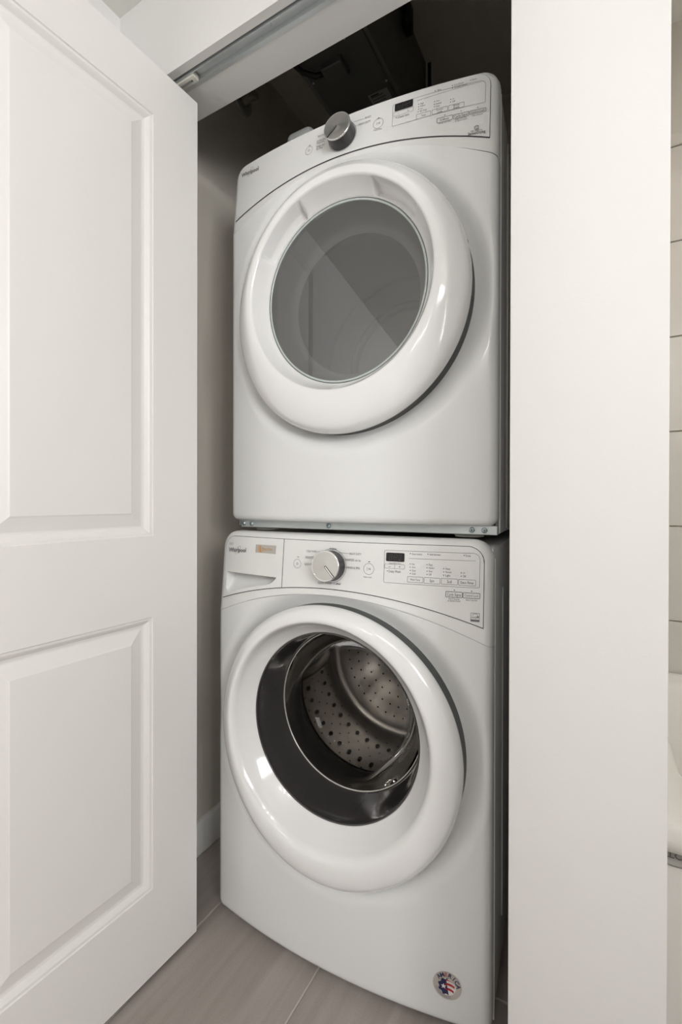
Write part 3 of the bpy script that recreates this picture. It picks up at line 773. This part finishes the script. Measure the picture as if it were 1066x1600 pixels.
# ================================================================== DRYER
DR = Machine('tumble_dryer', Vector((-0.515, 0.945, 0)), 0, 1.741, 1.817, 1.775, 1.832, .998, 1.936, .020, 0.006, 1.494, .036)
DR.gap = .0013
front_panel(DR, .2835, .023)
dc = console_housing(DR)
dtop = lambda x: DR.ztop - .0115
fascia(DR, -FW - .0008, FW + .0010, lambda x: DR.seam(x) - .0020, lambda x: dtop(x) + .0008, .028, .028, dc, 'seam_gap', 100, 14, None, -.0008, M_seam)
df = fascia(DR, -FW, FW, DR.seam, dtop, .027, .027, dc)
display(DR, (617.9, 164.4), (645.9, 167.0), df, '')
p = Print(DR)
for t, a, b in (('DELICATES', (497.5, 214.8), (508, 211)), ('QUICK DRY', (496, 222.5), (510, 217.2)), ('Heavy Duty', (496.2, 225.4), (508, 221)), ('TIMED DRY', (495, 231.4), (509, 226.4)), ('Air Only', (495.2, 234.4), (505, 231)),
                ('BULKY', (571.5, 185.6), (580.6, 182.4)), ('HEAVY DUTY', (561, 196.4), (580, 190)), ('Hold to Start', (584.6, 205), (597.7, 201.8)),
                ('Check Vent', (622.4, 184.6), (640, 179.4)), ('Wet', (684, 142.8), (690.4, 141)), ('Cool Down', (710.3, 134.4), (725, 130.2)), ('Wrinkle Shield', (710.3, 138.4), (730, 132.8)), ('Done', (738, 126.2), (745.5, 124.2)),
                ('Normal Cycle Only', (686.4, 194.6), (704.8, 190.2)), ('Hold 3 Seconds', (712, 188.2), (729.5, 184)), ('for Button Sounds', (711.6, 190.9), (730.6, 186.6)), ('Hold 3 Seconds', (738.2, 182.4), (755, 178.6))):
    p.text(t, a, b)
p.text('high efficiency', (736.2, 206.4), (754.4, 203.2)); p.text('SensorDrying', (731.8, 211), (759, 206), True)
x, z = DR.hit(745.4, 200.6); p.circle((x, z), .0042, .0011, True, 20, 330); p.circle((x + .001, z - .0005), .0020, .0009, True, 160, 420)
for a, b in (((548, 193.4), (569.8, 186.4)), ((551, 199.8), (560, 196.8)), ((652.9, 158.8), (752.7, 128.9))): p.line(a, b, .0005, 10)
p.circle((483.7, 236), .0099); p.dash((485, 228.2)); power_icon(p, (483.7, 236))
p.circle((591.8, 193.9), .0115); p.dash((592.5, 185.7)); start_icon(p, (591.8, 193.9))
p.circle((535.8, 214.6), .0345, .0008)
for c in ((620, 185), (680.8, 143.7), (707.7, 135.1), (707.7, 139), (735.6, 126.9), (695.7, 181.2), (721, 175), (746.9, 169.2)): p.dash(c, .0020, .0018)
for lst, ls in (((( 654.9, 164.4), (654.7, 168.2), (654.6, 172.2), (654.1, 176)), ('High', 'Medium', 'Low', 'Air Only')), (((679.6, 160.4), (679.3, 164.4), (679.2, 168.3)), ('More', 'Normal', 'Less')), (((705, 156.9), (704.7, 161.1)), ('On', 'Off'))):
    p.dots(lst, ls, tw=.0018)
p.rect((614.8, 165.6), (758.8, 161), .003, .0006, .012)
p.rect((616, 177.4), (646.4, 174.4), .001, .0005)
x0, z0 = DR.hit(623.5, 178.6); p.strip_l([(x0 - .0018, z0), (x0 + .0018, z0)], .0006)
x0, z0 = DR.hit(638.5, 174.0); p.strip_l([(x0 - .0018, z0), (x0 + .0018, z0)], .0006); p.strip_l([(x0, z0 - .0018), (x0, z0 + .0018)], .0006)
p.button((651.3, 180.6), (673.3, 181.8), ['Temp']); p.button((676, 173.3), (699.6, 174.3), ['Dryness', 'Level']); p.button((701.6, 166.5), (725.6, 167.9), ['Wrinkle', 'Shield'])
p.button((683.5, 186.8), (707.3, 187.8), ['EcoBoost'], .0008); p.button((709, 181), (733, 181.8), ['Cycle Signal'], .0008); p.button((734.6, 175), (759.7, 175), ['Control Lock'], .0008)
p.done('printed_legend', M_print, df)
whirl_logo(DR, (378.6, 275.6), (405, 263.4), False, MATS['swoosh_bronze'], df)
knob(DR, (535.8, 214.6), .0325, .030, 218, DR.e)
body(DR, .66, .978, 1.912)
# base rail, screws, brackets and feet below the front panel
bm = bmesh.new(); bx(bm, -HWID + .026, HWID - .001, -.004, .024, .980, .999, .001, 1); rail = from_bm('base_rail', bm, M_zinc, DR.e)
for x in (-.300, -.275, -.05, .285, .31):
    bm = bmesh.new(); lathe_y(bm, [(.0058, 0), (.0058, -.002), (.004, -.0036), (.001, -.004)], 14, close_end=True)
    s = from_bm('screw', bm, M_screw, rail, smooth=True); s.location = (x, -.0045, .9895)
for x in (-.262, .270):
    for yy in (.05, .58):
        bm = bmesh.new(); tube(bm, [(x, yy, .9722), (x, yy, .976), (x, yy, .9795)], [.030, .031, .028], 20); from_bm('foot', bm, M_foot, DR.e)
# hinged door with window
dcx, dcz = DR.dcx, DR.dcz
dd = empty('loading_door', (0, 0, 0)); dd.parent = DR.e
REC = []
for (a, b) in (((468, 333), (408, 424)), ((593, 288), (655, 345))):
    (xa, za), (xb, zb) = DR.hit(*a, lambda x, z: -.07), DR.hit(*b, lambda x, z: -.07)
    a0, a1 = math.atan2(za - dcz, xa - dcx), math.atan2(zb - dcz, xb - dcx); REC.append((min(a0, a1), max(a0, a1)))
DFN = bowfn(.8, -.001, .0265, 1.040)
def recess(r, y, a):
    x, y2, z = DFN(r, y, a)
    aa = a if a <= math.pi else a - 2 * math.pi
    for a0, a1 in REC:
        if a0 < aa < a1 and .1985 < r < .2185:
            e_ = min(1, (aa - a0) / .03, (a1 - aa) / .03); t = (r - .1985) / (.2185 - .1985)
            y2 += .030 * e_ * min(1, t * 1.7)
    return x, y2, z
prof = spline([(.2740, -.047), (.2800, -.050), (.2845, -.058), (.2835, -.070), (.2760, -.0815), (.2640, -.0885), (.2500, -.0920), (.2360, -.0925), (.2240, -.0905), (.2205, -.0885)], 4)
prof += [(.2188, -.0865), (.2182, -.0850), (.2165, -.0815), (.2140, -.0760), (.2110, -.0700), (.2075, -.0630), (.2040, -.0570), (.2005, -.0515), (.1983, -.0485), (.1975, -.0460)]
bm = bmesh.new(); lathe_y(bm, prof, 300, dcx, dcz, recess); from_bm('door_ring', bm, M_ring, dd, angle=55)
bm = bmesh.new(); lathe_y(bm, [(.2805, -.0515), (.2830, -.049), (.2830, -.004)], 140, dcx, dcz, DFN); from_bm('door_gap_shade', bm, M_gapg, dd, smooth=True)  # gap shade as a dark band, as on the washer
bm = bmesh.new(); lathe_y(bm, [(.1960, -.0460), (.1952, -.0470), (.1925, -.0470), (.1915, -.0455)], 140, dcx, dcz, DFN); from_bm('glass_edge', bm, mat('glass_edge_green', (.50, .55, .53), .15), dd, smooth=True)
bm = bmesh.new(); lathe_y(bm, [(.1985, -.0400), (.1972, -.0462), (.1950, -.0455)], 140, dcx, dcz, DFN); from_bm('window_gasket', bm, M_rubber, dd, smooth=True)
M_win = glass_mat('smoked_window', 2.1, (0.62, 0.63, 0.63), (0.15, 0.155, 0.155), 0.22)
bm = bmesh.new(); lathe_y(bm, [(.1930, -.0455), (.15, -.0457), (.10, -.0459), (.05, -.0460), (.0005, -.0460)], 140, dcx, dcz, DFN, close_end=True); bmesh.ops.recalc_face_normals(bm, faces=bm.faces); from_bm('window', bm, M_win, dd, smooth=True)
bm = bmesh.new(); lathe_y(bm, spline([(.1965, -.040), (.192, -.02), (.180, .02), (.160, .028)], 4), 120, dcx, dcz, DFN); from_bm('inner_door_rim', bm, M_drumw, dd, smooth=True)
for deg in (14, -4):
    fx, fy, fz = DFN(.2825, -.054, math.radians(deg))
    bm = bmesh.new(); bx(bm, dcx + fx - .004, dcx + fx + .0006, fy - .003, fy + .008, dcz + fz - .010, dcz + fz + .010, .001, 1); from_bm('hinge_notch', bm, M_gapg, dd)
bm = bmesh.new(); lathe_y(bm, spline([(.21, .04), (.235, .05), (.30, .07), (.30, .43), (.29, .46), (.10, .46), (.0006, .46)], 4), 100, dcx, dcz - .02, close_end=True)
bmesh.ops.reverse_faces(bm, faces=bm.faces); from_bm('drying_drum', bm, M_drumw, DR.e, smooth=True)
bm = bmesh.new(); lathe_y(bm, spline([(.212, .4595), (.208, .446), (.198, .442), (.188, .446), (.184, .4595)], 4), 100, dcx, dcz - .01); from_bm('rear_bulkhead_ring', bm, mat('bulkhead_grey', (.45, .46, .46), .4), DR.e, smooth=True)
tag(DR.e, 'white tumble dryer stacked on the washer with round smoked window', 'dryer')

# ------------------------------------------------------------------ things around the machines
tin = empty('metal_tin', (-0.694, 1.02, 1.913))
bm = bmesh.new(); bx(bm, -.042, .042, -.03, .03, 0, .117, .020, 5); from_bm('tin_body', bm, M_tin, tin, angle=60)
bm = bmesh.new(); bx(bm, -.0425, .0425, -.0305, .0305, .078, .081, .001, 1); from_bm('tin_seam', bm, M_tin, tin)
tag(tin, 'rounded silver metal tin on the dryer top behind the console', 'tin')
# dark ventilation unit hung under the closet ceiling
vu = empty('ventilation_unit', (0, 0, 2.26))
BX0, BX1, BY0, BY1 = -0.748, -0.524, 0.93, 1.52
bm = bmesh.new(); bx(bm, BX0, BX1, BY0, BY1, .002, .165, .003, 1); from_bm('lower_housing', bm, M_sheet, vu)
bm = bmesh.new(); bx(bm, BX0 + .003, BX1 - .003, BY0, BY1, .168, CC - 2.26 - .001, .003, 1); from_bm('upper_housing', bm, M_sheet, vu)
bm = bmesh.new(); bx(bm, BX0 + .016, BX1 - .010, BY0 + .02, BY1 - .03, -.004, .003, .0015, 1); cov = from_bm('bottom_cover', bm, M_sheet2, vu)
for sx, sy in ((-.725, 1.115), (-.585, 1.045), (-.538, 1.21), (-.725, 1.42), (-.54, 1.44), (-.668, 1.10)):
    bm = bmesh.new(); bmesh.ops.create_uvsphere(bm, u_segments=12, v_segments=6, radius=.0036)
    for v in bm.verts: v.co.z *= .5
    s = from_bm('screw', bm, M_screw, cov, smooth=True); s.location = (sx, sy, -.0045)
bm = bmesh.new(); bx(bm, -.606, -.545, 1.229, 1.29, -.0052, -.0038); lab = from_bm('rating_label', bm, mat('label_paper', (.30, .29, .27), .5), cov)
bm = bmesh.new()
for k in range(4): bx(bm, -.600, -.562 + .004 * (k % 2), 1.240 + .010 * k, 1.242 + .010 * k, -.0056, -.005)
bx(bm, -.600, -.575, 1.2335, 1.2375, -.0056, -.005)
from_bm('label_print', bm, M_black, lab)
bm = bmesh.new(); bx(bm, -.678, -.612, 1.075, 1.125, -.024, -.003, .003, 1); from_bm('terminal_box', bm, M_sheet2, vu)
bm = bmesh.new(); tube(bm, [(-.676, 1.095, -.014), (-.70, 1.085, -.020), (-.725, 1.06, -.018), (-.74, 1.02, -.012), (-.745, .96, -.008)], .007, 10); from_bm('supply_cable', bm, M_black, vu, smooth=True)
bm = bmesh.new(); bx(bm, BX1 - .001, BX1 + .022, 1.29, 1.335, .215, CC - 2.26 - .001, .008, 3); tube(bm, [(BX1 + .012, 1.288, .238), (BX1 + .012, 1.284, .238)], .006, 10); from_bm('hanging_bracket', bm, M_black, vu, angle=40)
bm = bmesh.new()
for k in range(3): tube(bm, [(BX1 + .003 + .004 * k, 1.525, CC - 2.262), (BX1 + .003 + .004 * k, 1.53, .18 - .03 * k), (BX1 + .004 + .003 * k, 1.53, .02 - .02 * k)], .0022, 6)
from_bm('control_wire', bm, M_black, vu)
tag(vu, 'dark sheet-metal ventilation unit under the closet ceiling above the dryer', 'ventilation unit')
# sidewall sprinkler
r_ = ray(379, 158); t_ = (XL - CAM_P.x) / r_.x; sp = CAM_P + r_ * t_
sk = empty('sprinkler_head', (XL, sp.y, sp.z))
M_ep = mat('escutcheon_grey', (.34, .34, .33), .4, metal=.5)
def lathe_x(prof, n=40):
    b_ = bmesh.new(); lathe_y(b_, prof, n)
    for v in b_.verts: v.co = Vector((v.co.y, v.co.x, v.co.z))
    bmesh.ops.recalc_face_normals(b_, faces=b_.faces); return b_
from_bm('escutcheon', lathe_x([(.044, .0005), (.044, .004), (.038, .008), (.024, .011), (.022, .006), (.001, .006)]), M_ep, sk, smooth=True)
from_bm('sprinkler_body', lathe_x([(.014, .006), (.014, .030), (.010, .034), (.010, .050), (.001, .051)]), mat('sprinkler_cream', (.42, .40, .34), .4, metal=.3), sk, angle=40)
bm = bmesh.new(); bx(bm, .050, .054, -.018, .018, -.012, .014, .001, 1); bx(bm, .03, .054, -.018, -.014, -.003, .003); bx(bm, .03, .054, .014, .018, -.003, .003); from_bm('deflector', bm, MATS['sprinkler_cream'], sk)
tag(sk, 'grey round sprinkler fitting on the closet side wall near the ceiling', 'sprinkler')
# power cord in the gap beside the dryer
Mi = Matrix.Translation((-0.515, 0.945, 0)) @ Matrix.Rotation(MYAW, 4, 'Z')
bm = bmesh.new(); pts = []
for k in range(21):
    t = k / 20; z = 1.84 - .85 * t; pts.append(Mi @ Vector((HWID + .0055 + .004 * math.sin(t * 3.1), .10 - .035 * math.sin(math.pi * min(1, t * 1.0)), z)))
tube(bm, pts, .0022, 8); cord = from_bm('power_cord', bm, mat('cord_grey', (.45, .44, .40), .5), smooth=True)
tag(cord, 'thin grey cord hanging in the gap at the right of the dryer', 'cord')

# ------------------------------------------------------------------ bathroom sliver beyond the wall end
bw = S(box('wall_bath', XE, XR, YBACK - .012, YBACK - .001, .40, 2.205, M_grout))
bw['label'] = 'beige tiled bathroom wall above the tub'
th = 0.2985
for r in range(6):
    for c_ in range(3):
        x0 = XE + .003 + .56 * c_; zt = 2.163 - th * r
        bm = bmesh.new(); bx(bm, x0, min(x0 + .557, XR), YBACK - .020, YBACK - .011, zt - th + .004, zt, .0012, 1); from_bm('tile', bm, M_tile, bw)
bm = bmesh.new(); bx(bm, XE + .003, XR, YBACK - .024, YBACK - .011, 2.166, 2.205, .003, 1); from_bm('edge_tile', bm, M_tile, bw)
S(box('wall_bath_upper', XE, XR, YBACK - .012, YBACK - .001, 2.206, CC, mat('bath_upper_paint', (.66, .63, .57), .6)))
tub = empty('bathtub', (0, 0, 0))
tx0, tx1, ty0, ty1, tz = XE + .004, XE + 1.6, 0.925, YBACK - .022, .51
bm = bmesh.new(); n = 64
def rr_ring(ix0, ix1, iy0, iy1, r, z):
    out = []
    for cx_, cy_, a0 in ((ix1 - r, iy1 - r, 0), (ix0 + r, iy1 - r, 90), (ix0 + r, iy0 + r, 180), (ix1 - r, iy0 + r, 270)):
        for k in range(12):
            a = math.radians(a0 + 90 * k / 11); out.append((cx_ + r * math.cos(a), cy_ + r * math.sin(a), z))
    return out
loops = [rr_ring(tx0, tx1, ty0 + .02, ty1, .01, .0), rr_ring(tx0, tx1, ty0 + .02, ty1, .01, tz - .05), rr_ring(tx0, tx1, ty0 + .008, ty1, .012, tz - .045), rr_ring(tx0, tx1, ty0, ty1, .015, tz - .02),
         rr_ring(tx0 + .004, tx1 - .004, ty0 + .008, ty1 - .004, .015, tz), rr_ring(tx0 + .05, tx1 - .06, ty0 + .07, ty1 - .06, .16, tz), rr_ring(tx0 + .06, tx1 - .07, ty0 + .08, ty1 - .07, .17, tz - .012),
         rr_ring(tx0 + .09, tx1 - .14, ty0 + .12, ty1 - .11, .17, tz - .20), rr_ring(tx0 + .13, tx1 - .22, ty0 + .16, ty1 - .15, .15, tz - .34), rr_ring(tx0 + .2, tx1 - .3, ty0 + .22, ty1 - .21, .10, tz - .37)]
LV = [[bm.verts.new(p_) for p_ in l] for l in loops]
for a, b in zip(LV, LV[1:]):
    for k in range(len(a)): bm.faces.new((a[k], a[(k + 1) % len(a)], b[(k + 1) % len(a)], b[k]))
bm.faces.new(LV[-1]); bmesh.ops.recalc_face_normals(bm, faces=bm.faces)
from_bm('tub_shell', bm, M_tub, tub, angle=50)
bc = (0.110, ty0 - .0005, tz - .054)
bm = bmesh.new()
for r0, r1, y0, y1 in ((1, .96, 0, -.004), (.96, .80, -.004, -.005), (.80, .76, -.005, -.0025)):
    A, B = [], []
    for k in range(48):
        a = 2 * math.pi * k / 48
        A.append(bm.verts.new((bc[0] + .040 * r0 * math.cos(a), bc[1] + .02 + y0, bc[2] + .019 * r0 * math.sin(a)))); B.append(bm.verts.new((bc[0] + .040 * r1 * math.cos(a), bc[1] + .02 + y1, bc[2] + .019 * r1 * math.sin(a))))
    for k in range(48): bm.faces.new((A[k], A[(k + 1) % 48], B[(k + 1) % 48], B[k]))
bm.faces.new(B); bmesh.ops.remove_doubles(bm, verts=bm.verts, dist=1e-6); bmesh.ops.recalc_face_normals(bm, faces=bm.faces)
bdg = from_bm('badge', bm, mat('badge_pewter', (.30, .285, .26), .5, metal=.4), tub, smooth=True)
vs, fs = text_mesh('LLC', True); me = bpy.data.meshes.new('badge_lettering')
me.from_pydata([(bc[0] - .014 + v[0] * .015, bc[1] + .02 - .0032, bc[2] - .005 + v[1] * .016) for v in vs], [], fs); link('badge_lettering', me, mat('badge_dark', (.10, .095, .09), .4), bdg)
tag(tub, 'white bathtub with oval metal badge against the beige tiled wall', 'bathtub')

# ------------------------------------------------------------------ added out-of-view lamps of the hall and bathroom
M_opal = emit_mat('opal_diffuser', (1, .96, .90), 6.0)
def added_cluster_lamp(P, zc_, label):  # invented fixture, unseen, built around the added bulb lights
    e = empty('added_ceiling_lamp', (P[0], P[1], zc_)); b_ = bmesh.new()
    bx(b_, -.29, .29, -.19, .19, -.022, 0, .006, 2); pl_ = from_bm('mounting_plate', b_, M_chrome, e, angle=40)
    for (bx_, by_) in BULBS:
        b_ = bmesh.new(); tube(b_, [(bx_, by_, -.02), (bx_, by_, zc_ * 0 - (zc_ - P[2]) + .034)], .012, 12); from_bm('bulb_holder', b_, M_chrome, e)
        b_ = bmesh.new(); bmesh.ops.create_uvsphere(b_, u_segments=16, v_segments=10, radius=.036)
        o = from_bm('bulb', b_, M_bulb, e, smooth=True); o.location = (bx_, by_, -(zc_ - P[2]))
    tag(e, label, 'lamp')
M_bulb = glass_mat('clear_bulb_glass', 1.2, (1, 1, 1))
added_cluster_lamp(ADDED_LAMP_P, HALL_CEIL, 'added unseen six-bulb chrome ceiling lamp in the hall next to the laundry closet')
added_cluster_lamp(ADDED_LAMP2_P, HALL_CEIL, 'added unseen six-bulb chrome ceiling lamp at the far end of the hall')
e = empty('added_ceiling_lamp', (1.0, 1.15, CC)); b_ = bmesh.new(); tube(b_, [(0, 0, 0), (0, 0, -.012), (0, 0, -.03)], [.16, .16, .155], 40); from_bm('mounting_plate', b_, M_trim, e)  # invented bathroom fixture, unseen, around the added light
b_ = bmesh.new(); tube(b_, [(0, 0, -.03), (0, 0, -.05), (0, 0, -.06)], [.15, .145, .13], 40); from_bm('diffuser', b_, M_opal, e, angle=30)
tag(e, 'added unseen small round opal ceiling lamp of the bathroom', 'lamp')
